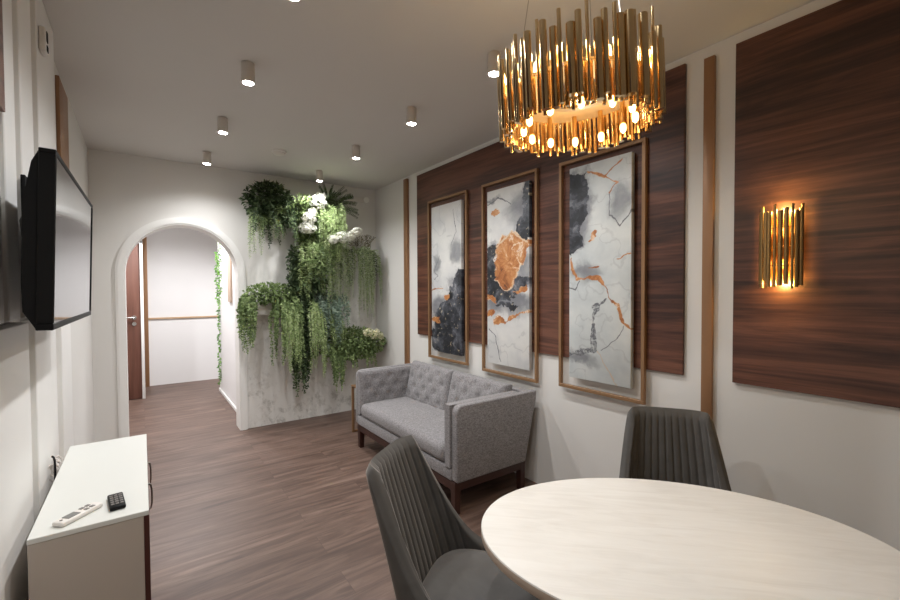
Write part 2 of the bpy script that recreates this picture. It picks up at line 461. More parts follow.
def art_material(name, spec, W, Hh, seed):
    m, nt, b = mat(name); n = N(nt); o = n.obj()
    sep = n.new('ShaderNodeSeparateXYZ'); nt.links.new(o, sep.inputs[0])
    asp = Hh/W
    u = n.m('ADD', n.m('DIVIDE', sep.outputs[1], -W), .5)      # 0 at the viewer's left
    v = n.m('ADD', n.m('DIVIDE', sep.outputs[2], W), asp/2)    # 0 bottom .. asp top, in widths
    cmb = n.new('ShaderNodeCombineXYZ'); n.link(u, cmb.inputs[0]); n.link(v, cmb.inputs[1]); cmb.inputs[2].default_value = seed*3.7
    P0 = cmb.outputs[0]
    def warp(P, scale, amp, detail=5):
        q = n.noise(P, scale, detail, .55, 0, col=True)
        s1 = n.new('ShaderNodeVectorMath', operation='SUBTRACT'); nt.links.new(q, s1.inputs[0]); s1.inputs[1].default_value = (.5, .5, .5)
        s2 = n.new('ShaderNodeVectorMath', operation='SCALE'); nt.links.new(s1.outputs[0], s2.inputs[0]); s2.inputs['Scale'].default_value = amp
        s3 = n.new('ShaderNodeVectorMath', operation='ADD'); nt.links.new(P, s3.inputs[0]); nt.links.new(s2.outputs[0], s3.inputs[1])
        return s3.outputs[0]
    P = warp(P0, 2.4, .30); PF = warp(P0, 7, .12)
    P2 = warp(warp(P, 4.0, .26, 4), 12, .10)
    def xy(Pv):
        s = n.new('ShaderNodeSeparateXYZ'); nt.links.new(Pv, s.inputs[0]); return s.outputs[0], s.outputs[1]
    px, py = xy(P2)
    def blob(cx, cy, rx, ry, rot=0):                   # normalised distance
        dx = n.m('SUBTRACT', px, cx); dy = n.m('SUBTRACT', py, cy*asp)
        if rot:
            c, s = math.cos(rot), math.sin(rot)
            dx, dy = n.m('ADD', n.m('MULTIPLY', dx, c), n.m('MULTIPLY', dy, s)), n.m('SUBTRACT', n.m('MULTIPLY', dy, c), n.m('MULTIPLY', dx, s))
        dx = n.m('DIVIDE', dx, rx); dy = n.m('DIVIDE', dy, ry*asp)
        return n.m('SQRT', n.m('ADD', n.m('MULTIPLY', dx, dx), n.m('MULTIPLY', dy, dy)))
    def seg(a, c):
        ax, ay = a[0], a[1]*asp; ex, ey = c[0]-ax, c[1]*asp-ay; L2 = ex*ex+ey*ey
        dx = n.m('SUBTRACT', qx, ax); dy = n.m('SUBTRACT', qy, ay)
        t = n.m('DIVIDE', n.m('ADD', n.m('MULTIPLY', dx, ex), n.m('MULTIPLY', dy, ey)), L2, clamp=True)
        dx = n.m('SUBTRACT', dx, n.m('MULTIPLY', t, ex)); dy = n.m('SUBTRACT', dy, n.m('MULTIPLY', t, ey))
        return n.m('SQRT', n.m('ADD', n.m('MULTIPLY', dx, dx), n.m('MULTIPLY', dy, dy)))
    PL = warp(warp(P0, 2.2, .12), 8, .07); qx, qy = xy(PL)
    def line(pts):
        ds = [seg(a, c) for a, c in zip(pts, pts[1:])]
        d = ds[0]
        for e in ds[1:]: d = n.m('MINIMUM', d, e)
        return d
    cloud = n.noise(P, 1.6, 5, .55)
    cloud2 = n.noise(P, 3.1, 6, .6)
    c = n.ramp(cloud, [(.3, spec['p'][0]), (.5, spec['p'][1]), (.68, spec['p'][2])])
    # faint flow lines
    vein = n.m('ABSOLUTE', n.m('SUBTRACT', n.noise(P, 1.15, 3, .5), .5))
    c = n.mix(n.m('MULTIPLY', n.step(vein, .012, .0), .22), c, srgb(130, 132, 136))
    for bl in spec.get('grey', []):
        d = blob(*bl); c = n.mix(n.m('MULTIPLY', n.step(d, 1.15, .35), n.m('ADD', .35, n.m('MULTIPLY', cloud2, .9), clamp=True)), c, srgb(120, 122, 128))
    dark = None
    for bl in spec.get('dark', []):
        d = blob(*bl); dark = d if dark is None else n.m('MINIMUM', dark, d)
    inkc = n.ramp(n.noise(P2, 4, 6, .6), [(.3, srgb(22, 24, 29)), (.47, srgb(44, 47, 54)), (.58, srgb(86, 89, 97)), (.72, srgb(150, 151, 156))])
    if dark is not None:
        c = n.mix(n.m('MULTIPLY', n.step(dark, 1.6, 1.0), n.step(cloud2, .40, .62)), c, srgb(124, 125, 131))
        c = n.mix(n.step(dark, 1.04, .97), c, inkc)
    goldn = n.noise(P, 4, 8, .72, .9)
    goldc = n.ramp(goldn, [(.30, srgb(84, 58, 48)), (.40, srgb(160, 98, 56)), (.52, srgb(194, 132, 80)), (.58, srgb(206, 156, 110)), (.62, srgb(234, 214, 190)), (.68, srgb(176, 108, 80))])
    for bl in spec.get('gold', []):
        d = blob(*bl); c = n.mix(n.step(d, 1.03, .97), c, goldc)
        ed = n.m('ABSOLUTE', n.m('SUBTRACT', d, 1.0)); c = n.mix(n.m('MULTIPLY', n.m('MULTIPLY', n.step(ed, .07, .01), n.step(n.noise(P2, 5, 2), .45, .6)), .9), c, srgb(236, 216, 190))
    if spec.get('fleck') and dark is not None:
        fl = n.noise(P2, 16, 3, .6)
        zone = n.step(dark, spec['fleck'][0], spec['fleck'][1])
        c = n.mix(n.m('MULTIPLY', n.step(fl, .66, .69), zone), c, srgb(214, 196, 158))
    for pts, w, col in spec.get('lines', []):
        d = line(pts); wob = n.m('MULTIPLY', n.step(n.noise(P0, 5, 3), .35, .7), w)
        f = n.step(n.m('SUBTRACT', d, wob), .012, .0)
        if col == 'mott': f = n.m('MULTIPLY', f, n.step(n.noise(P2, 14, 4, .7), .34, .56))
        c = n.mix(f, c, goldc if col == 'gold' else (srgb(214, 190, 160) if col == 'cream' else srgb(104, 106, 112)))
    nt.links.new(c, b.inputs['Base Color']); b.inputs['Roughness'].default_value = .45
    return m

PALE = (srgb(196, 197, 199), srgb(216, 216, 214), srgb(228, 227, 223))
PALE3 = (srgb(186, 192, 194), srgb(204, 209, 209), srgb(218, 221, 219))
arts = [
 (3.268, .478, .855, 2.253, 'narrow pale abstract print with black ink and gold flecks in its lower part',
  dict(p=PALE, grey=[(.85, .68, .25, .10), (.25, .33, .3, .08), (.2, .6, .15, .08)],
       dark=[(.93, .46, .17, .09, -.2), (.80, .36, .30, .10, .5), (.55, .24, .45, .10, .3), (.5, .08, .62, .10), (.95, .2, .3, .22)],
       gold=[(.14, .215, .16, .018), (.5, .375, .08, .022)], fleck=(1.0, .75),
       lines=[([(.0, .43), (.2, .435), (.4, .43)], .012, 'gold'), ([(.3, .66), (.1, .56), (.25, .52), (.1, .5)], .0, 'grey'), ([(.75, .95), (.85, .8), (.7, .72)], .0, 'grey')]), 1.3),
 (2.440, .470, .850, 2.250, 'abstract print with a big orange gold patch ringed by black ink',
  dict(p=PALE, grey=[(.75, .86, .4, .12), (.9, .54, .3, .10), (.6, .345, .7, .075), (.6, .36, .5, .05), (.15, .33, .3, .06), (.1, .95, .2, .02)],
       dark=[(1.0, .86, .14, .16), (.90, .745, .22, .06, .6), (.10, .63, .15, .06), (.12, .54, .17, .05, .3), (.05, .46, .3, .045), (.35, .40, .36, .042), (.75, .455, .4, .03, .2), (.45, .335, .3, .014)],
       gold=[(.58, .64, .34, .095, -.1), (.50, .54, .27, .11, .1), (.85, .66, .2, .03), (.24, .875, .11, .022), (.30, .25, .16, .020), (.10, .375, .14, .025), (.05, .285, .1, .018), (.80, .425, .17, .014, .3)], fleck=(1.2, .95),
       lines=[([(.2, .245), (.45, .25), (.7, .29), (1.0, .32)], .045, 'gold'), ([(.05, .2), (.2, .16), (.35, .02)], .006, 'grey'), ([(.25, .67), (.62, .745), (.95, .67)], .012, 'cream'), ([(.0, .93), (.3, .95), (.6, .9)], .004, 'grey')]), 4.6),
 (1.620, .444, .866, 2.247, 'blue grey abstract print with a black mass along its upper left edge and orange veins',
  dict(p=PALE3, grey=[(.25, .80, .2, .2), (.85, .8, .25, .09), (.3, .50, .35, .05), (.2, .10, .35, .04)],
       dark=[(.08, .915, .26, .06, .1), (.08, .82, .24, .09), (.04, .74, .19, .08), (.10, .655, .14, .05), (.03, .61, .12, .03)],
       gold=[(.42, .655, .10, .012, .5)],
       lines=[([(.32, .965), (.45, .955), (.6, .93), (.85, .985)], .016, 'gold'), ([(.6, .93), (.8, .885), (.66, .845)], .014, 'gold'),
              ([(.03, .575), (.06, .52), (.15, .475), (.3, .475), (.5, .475), (.63, .43), (.68, .385), (.8, .355), (.88, .29), (1.0, .25)], .026, 'gold'),
              ([(.0, .435), (.12, .42), (.2, .465)], .004, 'grey'), ([(.62, .38), (.45, .33), (.40, .22), (.42, .15), (.25, .12), (.0, .10)], .075, 'mott'),
              ([(.66, .84), (.68, .75), (.85, .70), (1.0, .76)], .006, 'grey'), ([(.9, .27), (.8, .2), (.55, .15)], .0, 'grey'), ([(.8, .55), (1.0, .58)], .004, 'gold'), ([(.35, .52), (.5, .525)], .012, 'gold'), ([(.5, .14), (.78, .0)], .0, 'cream')]), 8.1)]
for yc, w, z0, z1, lab, spec, seed in arts:
    h = z1-z0
    t = box(-.016, .016, -w/2, w/2, -h/2, h/2, .003, 2)
    o = obj('canvas_print', t, art_material('ink_print', spec, w, h, seed), loc=(XR-.045, yc, (z0+z1)/2))
    tag(o, lab, 'picture', 'abstract prints on the right wall')

# ------------------------------------------------------------------ wall sconce
SX, SY = XR-.0205, .684
t = thing('wall_sconce', 'lit sconce of upright brass tubes on the dark walnut panel', 'wall lamp', (SX, SY, 1.635))
obj('back_plate', box(-.012, -.0005, -.05, .05, -.13, .13, .003), M_brass_s, t)
rs = random.Random(3)
for i in range(12):
    a = R(-88 + 176*i/11)
    rr = .074 + (0 if i % 2 else -.004)
    x, y = -.018-rr*math.cos(a)*.78, rr*math.sin(a)*1.05
    zt = .155+rs.uniform(0, .015)+(0 if i % 3 else .025); zb = -.150-rs.uniform(0, .035)
    r0 = (.0085 if i % 3 else .0055)+rs.uniform(0, .001)
    bm = bmesh.new(); cyl(bm, (x, y, zb), (x, y, zt), r0, n=14); obj('brass_tube', bm, M_bronze, t)
for z in (-.06, .06):
    bm = bmesh.new(); lathe(bm, [(.004, -.022), (.008, -.016), (.009, .0), (.008, .016), (.004, .022)], 14, (-.035, 0, z*1.3)); obj('bulb', bm, M_warm2, t)
for z in (-.14, .0, .14):
    bm = bmesh.new(); pts = [(-.018-.07*math.cos(a)*.78, .07*math.sin(a)*1.05, z*.6) for a in [R(-88+176*i/20) for i in range(21)]]
    tube(bm, pts, .003, 6); obj('support_ring', bm, M_brass_s, t)
for z in (.115, -.115):
    l = bpy.data.lights.new('sconce_glow', 'POINT'); l.energy = 2.2; l.color = (1, .66, .2); l.shadow_soft_size = .012
    lo = bpy.data.objects.new('sconce_glow', l); C.objects.link(lo); lo.location = (SX-.036, SY, 1.635+z*1.42)

# ------------------------------------------------------------------ chandelier
HXc, HYc = 1.097, .847
t = thing('chandelier', 'round brass tube chandelier with glowing bulbs hanging above the oval table', 'chandelier', (HXc, HYc, 0))
bm = bmesh.new(); lathe(bm, [(.13, CZ-.0005), (.13, CZ-.02), (.12, CZ-.03), (.02, CZ-.034)], 40); obj('ceiling_canopy', bm, M_brass_s, t)
for a in (20, 140, 260):
    bm = bmesh.new(); cyl(bm, (.10*math.cos(R(a)), .10*math.sin(R(a)), CZ-.03), (.19*math.cos(R(a)), .19*math.sin(R(a)), 2.052), .0014, n=6); obj('suspension_wire', bm, M_steel, t)
TILT = Matrix.Translation((0, 0, 2.05)) @ Matrix.Rotation(R(-2.4), 4, Vector((math.sin(.625427), math.cos(.625427), 0))) @ Matrix.Translation((0, 0, -2.05))
# annular plate
bm = bmesh.new(); k = 72
rings = [[bm.verts.new((r*math.cos(2*PI*i/k), r*math.sin(2*PI*i/k), z)) for i in range(k)] for r, z in ((.112, 2.044), (.211, 2.044), (.211, 2.054), (.112, 2.054))]
for a, b2 in zip(rings, rings[1:]+rings[:1]):
    for i in range(k): bm.faces.new((a[i], b2[i], b2[(i+1) % k], a[(i+1) % k]))
bmesh.ops.recalc_face_normals(bm, faces=bm.faces[:]); obj('ring_plate', bm, simple('champagne_metal', srgb(196, 178, 150), .5, .7), t, mw=TILT)
rs = random.Random(11)
k = 64
for i in range(k):
    a = 2*PI*(i+rs.uniform(-.12, .12))/k
    big = i % 3 != 1
    r0 = rs.choice((.0085, .0105, .0125)) if big else rs.choice((.0045, .0055))
    rr = (.233 if i % 2 else .224) + (rs.uniform(-.003, .003) if big else .0)
    zt = rs.uniform(2.135, 2.165) if big else rs.uniform(2.155, 2.2)
    zb = rs.uniform(1.932, 1.958) if big else rs.uniform(1.922, 1.945)
    x, y = rr*math.cos(a), rr*math.sin(a)
    bm = bmesh.new(); cyl(bm, (x, y, zb), (x, y, zt), r0, n=14)
    obj('brass_tube', bm, M_brass, t, mw=TILT)
k = 84
for i in range(k):
    a = 2*PI*i/k; rr = .208
    zb = 1.940 + (rs.uniform(-.024, -.008) if i % 5 == 0 else rs.uniform(-.004, .006))
    bm = bmesh.new(); cyl(bm, (rr*math.cos(a), rr*math.sin(a), zb), (rr*math.cos(a), rr*math.sin(a), 2.0438), .0052, n=10)
    obj('thin_rod', bm, M_brass, t, mw=TILT)
k = 36
for i in range(k):
    a = 2*PI*i/k; rr = .120
    bm = bmesh.new(); cyl(bm, (rr*math.cos(a), rr*math.sin(a), 2.0545), (rr*math.cos(a), rr*math.sin(a), rs.uniform(2.12, 2.16)), .0075, n=12)
    obj('inner_tube', bm, M_brass, t, mw=TILT)
for i in range(12):
    a = 2*PI*(i+.35)/12; rr = .165; x, y = rr*math.cos(a), rr*math.sin(a)
    bm = bmesh.new(); cyl(bm, (x, y, 2.0438), (x, y, 1.972), .008, n=12); h = obj('lamp_holder', bm, M_brass_s, t, mw=TILT)
    bm = bmesh.new(); lathe(bm, [(.005, .0), (.009, -.004), (.010, -.014), (.008, -.024), (.002, -.029)], 14, (x, y, 1.9718)); obj('bulb', bm, M_warm, t, mw=TILT)
    # upper ring of bulbs that lights the tubes from inside
for i in range(12):
    a = 2*PI*(i+.1)/12; rr = .188; x, y = rr*math.cos(a), rr*math.sin(a)
    bm = bmesh.new(); lathe(bm, [(.006, .0), (.0085, .006), (.0095, .022), (.0075, .036), (.002, .041)], 14, (x, y, 2.0546)); obj('bulb', bm, M_warm, t, mw=TILT)

lamp_l = bpy.data.lights.new('bulb_glow', 'POINT'); lamp_l.energy = .4; lamp_l.color = (1, .76, .44); lamp_l.shadow_soft_size = .011
for i in range(12):
    for z, da, rr in ((1.958, .35, .165), (2.076, .1, .188)):
        a = 2*PI*(i+da)/12
        l = bpy.data.objects.new('bulb_glow', lamp_l); C.objects.link(l); l.location = (HXc+rr*math.cos(a), HYc+rr*math.sin(a), z - (.016 if z < 2 else -.028)); l.parent = None
# ------------------------------------------------------------------ television
Pn = Vector((-.196, 1.563, 1.345)); Pf = Vector((-.186, 2.485, 1.345)); top = Vector((-.1805, 1.565, 1.834))
ey = (Pf-Pn).normalized(); ez = (top-Pn); ez = (ez-ey*ez.dot(ey)).normalized(); ex = ey.cross(ez)
TW, TH = .922, .489
Mtv = Matrix(((ex.x, ey.x, ez.x, Pn.x), (ex.y, ey.y, ez.y, Pn.y), (ex.z, ey.z, ez.z, Pn.z), (0, 0, 0, 1)))
t = thing('television', 'flat black television on a bracket on the left wall above the white cabinet', 'television'); t.matrix_world = Mtv
bm = bmesh.new(); fw = .012
bx(bm, -.036, 0, 0, TW, 0, .018, .002, 1); bx(bm, -.036, 0, 0, TW, TH-fw, TH, .002, 1)
bx(bm, -.036, 0, 0, fw, .018, TH-fw, .002, 1); bx(bm, -.036, 0, TW-fw, TW, .018, TH-fw, .002, 1)
obj('bezel', bm, M_black, t)
obj('screen', box(-.03, -.003, fw-.001, TW-fw+.001, .017, TH-fw+.001), M_screen, t)
bm = bmesh.new()
prism(bm, [(0.0, .0), (.0, .0)][:0] or [(-.036, .004), (-.062, .05), (-.066, .12), (-.066, .34), (-.05, .45), (-.036, TH-.006)], 'y', .006, TW-.006)
obj('back_housing', bm, M_black_soft, t, 25)
t = thing('tv_mount', 'dark wall bracket with an arm holding the television', 'bracket', (XL+.041, 2.03, 1.6))
obj('wall_plate', box(-.0005, .012, -.045, .16, -.2, .24, .003), M_black_soft, t)
bm = bmesh.new(); tube(bm, [(.012, 0, .2), (.045, -.02, .21), (.06, -.03, .18), (.066, -.03, .05)], .013, 10); obj('arm', bm, M_grey, t)
obj('tilt_bracket', box(.012, .060, .0, .1, -.08, .05, .004), M_black_soft, t)
bm = bmesh.new(); tube(bm, [(-.255, 1.80, 1.72), (-.275, 1.78, 1.70), (-.285, 1.76, 1.66), (-.28, 1.77, 1.56), (-.275, 1.80, 1.49), (-.27, 1.83, 1.43)], .0035, 8)
tag(obj('power_cable', bm, simple('grey_cable', srgb(92, 90, 88), .5)), 'thin grey cable hanging behind the television', 'cable')

# ------------------------------------------------------------------ white cabinet
CX0, CX1, CY0, CY1, CT = -.276, .006, 1.66, 2.56, .75
t = thing('cabinet', 'low white topped cabinet under the television with dark red fronts', 'cabinet', (0, 0, 0))
obj('countertop', box(CX0, CX1, CY0, CY1, CT-.016, CT, .0015, 1), M_white, t)
bm = bmesh.new()
bx(bm, CX0+.001, CX1-.014, CY0+.002, CY0+.018, .0, CT-.016, .001, 1); bx(bm, CX0+.001, CX1-.014, CY1-.018, CY1-.002, .0, CT-.016, .001, 1)
bx(bm, CX0+.001, CX0+.006, CY0+.018, CY1-.018, .05, CT-.016); bx(bm, CX0+.006, CX1-.014, CY0+.018, CY1-.018, .06, .076)
obj('carcass', bm, M_cabside, t)
M_front = simple('dark_red_front', srgb(74, 40, 34), .35)
ym = (CY0+CY1)/2
for y0, y1, yh in ((CY0+.002, ym-.0015, 1.985), (ym+.0015, CY1-.002, 2.235)):
    d = obj('door', box(CX1-.0135, CX1+.001, y0, y1, .07, CT-.017, .001, 1), M_front, t); d['label'] = 'dark red-brown door'
    bm = bmesh.new(); tube(bm, [(CX1+.001, yh, .715), (CX1+.008, yh, .711), (CX1+.0115, yh, .69), (CX1+.012, yh, .665), (CX1+.0115, yh, .64), (CX1+.008, yh, .619), (CX1+.001, yh, .615)], .003, 8)
    h = obj('handle', bm, M_steel, d)
obj('plinth', box(CX0+.02, CX1-.03, CY0+.019, CY1-.019, 0, .0595), M_front, t)

def remote(loc, rot, L, W, Hh, mb, mk, label, keys):
    t = thing('remote_control', label, 'remote control', loc, rot)
    obj('body', box(-W/2, W/2, -L/2, L/2, .0006, Hh, Hh*.35, 3), mb, t)
    for (x, y, a, b, m2) in keys:
        obj('display' if b > .03 else 'button', box(x-a/2, x+a/2, y-b/2, y+b/2, Hh-.0005, Hh+.0018, .0006, 1), m2 or mk, t)
    return t
keysb = [(-.012+.012*i, -.036+.018*j, .009, .009, None) for i in range(3) for j in range(5)]
remote((-.080, 1.774, CT), R(6), .118, .042, .014, M_black, M_grey, 'small black remote control on the white cabinet top', keysb)
keysw = [(0, -.022, .026, .036, simple('remote_display', srgb(120, 120, 116), .3)), (-.009, .018, .012, .012, None), (.009, .018, .012, .012, None), (-.009, .036, .012, .012, None), (.009, .036, .012, .012, None), (0, -.052, .006, .006, None)]
remote((-.172, 1.742, CT), R(-44), .128, .040, .015, M_whiteplastic, M_grey, 'white remote control with a grey display on the cabinet edge', keysw)
bm = bmesh.new()
pts = []
rs = random.Random(5)
for i in range(70):
    a = i*.55; pts.append((CX0-.03+.018*math.cos(a)+rs.uniform(-.004, .004), 2.43+.0022*(i-35)+.03*math.sin(a*.5), .70+.035*math.sin(a)+.0012*(i % 9)))
tube(bm, pts, .0035, 6); tag(obj('coiled_cable', bm, M_cable_w), 'crumpled white cable coil between the cabinet and the left wall', 'cable')
bm = bmesh.new(); tube(bm, [(CX0-.034, 2.36, .775), (CX0-.028, 2.35, .772), (CX0-.024, 2.34, .762), (CX0-.022, 2.33, .74), (CX0-.022, 2.32, .6), (CX0-.025, 2.32, .3), (CX0-.025, 2.32, .006)], .004, 8)
tag(obj('black_cable', bm, M_black), 'short black cord dropping behind the cabinet top', 'cable')

# ------------------------------------------------------------------ sofa
SFX, SBX, SY0, SY1 = 1.598, 2.33, 2.145, 3.725
t = thing('sofa', 'two-seat grey tufted sofa with dark wood legs against the right wall', 'sofa', (0, 0, 0))
bm = bmesh.new()
for (x0, x1, y0, y1) in ((1.60, 1.64, 2.17, 3.685), (2.19, 2.23, 2.17, 3.685), (1.64, 2.19, 2.17, 2.21), (1.64, 2.19, 3.645, 3.685)):
    bx(bm, x0, x1, y0, y1, .155, .215, .003, 1)
obj('base_frame', bm, M_darkwood, t)
for x in (1.598, 2.185):
    for y in (2.168, 3.635):
        bm = bmesh.new(); bx(bm, x, x+.05, y, y+.052, 0, .21, .003, 1)
        for v in bm.verts:
            if v.co.z < .05: v.co.x = x+.025+(v.co.x-x-.025)*.82; v.co.y = y+.026+(v.co.y-y-.026)*.82
        obj('leg', bm, M_darkwood, t)
obj('seat_base', box(1.592, 2.22, SY0+.055, SY1-.055, .2155, .30, .012, 3), M_sofa, t)
def arm_outline(): return
def side_panel(y0, y1):
    bm = bmesh.new()
    pts = []
    r = .05
    for i in range(9): a = PI - i*PI/16; pts.append((SFX+r+r*math.cos(a), .712-r+r*math.sin(a)))
    pts += [(SBX, .712), (SBX-.004, .66), (2.215, .222), (2.205, .2155), (SFX+.012, .2155), (SFX+.003, .225), (SFX, .235)]
    prism(bm, pts, 'y', y0, y1)
    es = [e for e in bm.edges if len(e.link_faces) == 2 and e.calc_face_angle(0) > R(60) and abs(e.verts[0].co.y-e.verts[1].co.y) < 1e-5]
    bmesh.ops.bevel(bm, geom=es, offset=.012, segments=3, affect='EDGES', profile=.5)
    return bm
for y0, y1 in ((SY0, SY0+.058), (SY1-.058, SY1)):
    obj('arm', side_panel(y0, y1), M_sofa, t, 40)

def tufted(w, h, th, nu, nv, cols, rows, dep=.02, bulge=.02, sp=.045, soft=.6):
    """cushion in the u (x), v (y) plane facing +z; returns bm and button points"""
    btn = []
    for j in range(rows):
        k = cols if j % 2 == 0 else cols-1
        for i in range(k):
            u = ((i+.5)/cols if j % 2 == 0 else (i+1)/cols)*w; v = h*(j+.75)/(rows+.5)
            btn.append((u, v))
    bm = bmesh.new(); G = []
    for j in range(nv+1):
        row = []
        for i in range(nu+1):
            u, v = w*i/nu, h*j/nv
            e = min(u, w-u, v, h-v); z = th - soft*th*math.exp(-(e/.016)) + bulge*math.sin(PI*u/w)*math.sin(PI*v/h)
            for (a, c) in btn:
                d2 = (u-a)**2+(v-c)**2; z -= dep*math.exp(-d2/(sp*sp*.32))
                # diagonal folds between buttons
            row.append(bm.verts.new((u, v, z)))
        G.append(row)
    for j in range(nv):
        for i in range(nu): bm.faces.new((G[j][i], G[j][i+1], G[j+1][i+1], G[j+1][i]))
    B = {}
    def bv(i, j):
        if (i, j) not in B: B[(i, j)] = bm.verts.new((w*i/nu, h*j/nv, 0))
        return B[(i, j)]
    rim = [(i, 0) for i in range(nu)]+[(nu, j) for j in range(nv)]+[(i, nv) for i in range(nu, 0, -1)]+[(0, j) for j in range(nv, 0, -1)]
    for (i, j), (k2, l) in zip(rim, rim[1:]+rim[:1]): bm.faces.new((bv(i, j), bv(k2, l), G[l][k2], G[j][i]))
    bm.faces.new([bv(i, j) for i, j in rim][::-1])
    zs = []
    for (a, c) in btn:
        i, j = min(nu, round(a/w*nu)), min(nv, round(c/h*nv)); zs.append(G[j][i].co.z)
    bmesh.ops.recalc_face_normals(bm, faces=bm.faces[:])
    return bm, [(a, c, z) for (a, c), z in zip(btn, zs)]
def frame_m(o, u, v):
    u = Vector(u).normalized(); v = Vector(v); v = (v-u*v.dot(u)).normalized(); w = u.cross(v)
    return Matrix(((u.x, v.x, w.x, o[0]), (u.y, v.y, w.y, o[1]), (u.z, v.z, w.z, o[2]), (0, 0, 0, 1)))
def put_tufted(name, Mx, args):
    bm, bt = tufted(*args)
    c = obj(name, bm, M_sofa, t, 50, mw=Mx)
    for (a, b, z) in bt:
        bm = bmesh.new(); lathe(bm, [(.004, -.002), (.0085, .0015), (.008, .004), (.003, .0062)], 12, (a, b, z)); obj('button', bm, M_sofa, c, 60)
    return c
# inner padded faces of the arms
yi0, yi1 = SY0+.059, SY1-.059
put_tufted('arm_cushion', frame_m((2.16, yi0, .36), (-1, 0, 0), (0, 0, 1)), (.565, .345, .048, 46, 30, 4, 3, .012, .006, .04)) if False else None
put_tufted('arm_cushion', frame_m((1.596, yi1, .31), (1, 0, 0), (0, 0, 1)), (.60, .396, .060, 54, 34, 4, 4, .014, .004, .05, .3))
put_tufted('arm_cushion', frame_m((2.190, yi0, .305), (-1, 0, 0), (0, 0, 1)), (.607, .405, .070, 54, 34, 4, 4, .014, .004, .05, .22))
# back
bm = bmesh.new(); prism(bm, [(2.12, .2155), (2.205, .2155), (2.315, .705), (2.245, .705)], 'y', SY0+.0585, SY1-.0585); obj('back_panel', bm, M_sofa, t)
bw = (yi1-yi0-.122)/2
for i in range(2):
    y0 = yi0+.06+i*(bw+.004)
    put_tufted('back_cushion', frame_m((2.085+.03, y0+bw, .385), (0, -1, 0), (.235, 0, 1)), (bw, .375, .082, 60, 38, 4, 4, .020, .012, .05))
# seat cushion: one long pad with a soft rounded front
bm = bmesh.new(); bx(bm, 1.584, 2.14, SY0+.134, SY1-.122, .302, .425, .045, 5)
bmesh.ops.subdivide_edges(bm, edges=[e for e in bm.edges if e.calc_length() > .2], cuts=14, use_grid_fill=True)
for v in bm.verts:
    if v.co.z > .4:
        v.co.z += .014*math.sin(PI*(v.co.y-SY0-.1)/(SY1-SY0-.2))*math.sin(PI*min(1, max(0, (v.co.x-1.578)/.56))) + .004*noise.noise(v.co*7)
obj('seat_cushion', bm, M_sofa, t, 60)

# slim brass side table behind the far sofa arm
t = thing('side_table', 'slim bronze framed side table half hidden behind the far arm of the sofa', 'side table', (0, 0, 0))
for y in (3.93, 4.09):
    bm = bmesh.new()
    bx(bm, 1.718, 1.742, y, y+.02, 0, .47, .002, 1); bx(bm, 2.05, 2.074, y, y+.02, 0, .47, .002, 1); bx(bm, 1.742, 2.05, y, y+.02, 0, .02, .002, 1); bx(bm, 1.742, 2.05, y, y+.02, .45, .47, .002, 1)
    obj('leg_frame', bm, M_copper_dark, t)
obj('table_top', box(1.715, 2.077, 3.925, 4.115, .4705, .484, .002, 1), M_copper_dark, t)

# ------------------------------------------------------------------ oval table
tc = Vector((1.2115, .580)); th = R(-46.4)
t = thing('dining_table', 'oval whitewashed dining table in the right foreground', 'table', (tc.x, tc.y, 0), th)
bm = bmesh.new(); A, B = .5588, .3835; k = 128
prof = [(.96, .720), (.990, .7205), (.998, .723), (1.0, .727), (1.0, .7455), (.9965, .7492), (.990, .75)]
rings = [[bm.verts.new((A*s*math.cos(2*PI*i/k), B*s*math.sin(2*PI*i/k), z)) for i in range(k)] for s, z in prof]
for P_, Q_ in zip(rings, rings[1:]):
    for i in range(k): bm.faces.new((P_[i], P_[(i+1) % k], Q_[(i+1) % k], Q_[i]))
bm.faces.new(rings[0][::-1]); bm.faces.new(rings[-1])
me_o = obj('table_top', bm, M_table, t, 40)
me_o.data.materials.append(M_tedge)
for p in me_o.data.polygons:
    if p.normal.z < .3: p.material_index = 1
for sx in (-1, 1):
    for sy in (-1, 1):
        bm = bmesh.new(); cyl(bm, (sx*.25, sy*.165, 0), (sx*.21, sy*.135, .7215), .016, .026, 18); obj('leg', bm, M_darkwood, t)
bm = bmesh.new(); bx(bm, -.21, .21, -.012, .012, .68, .7215, .002, 1); bx(bm, -.225, -.195, -.115, .115, .68, .7215, .002, 1); bx(bm, .195, .225, -.115, .115, .68, .7215, .002, 1)
obj('apron', bm, M_darkwood, t)

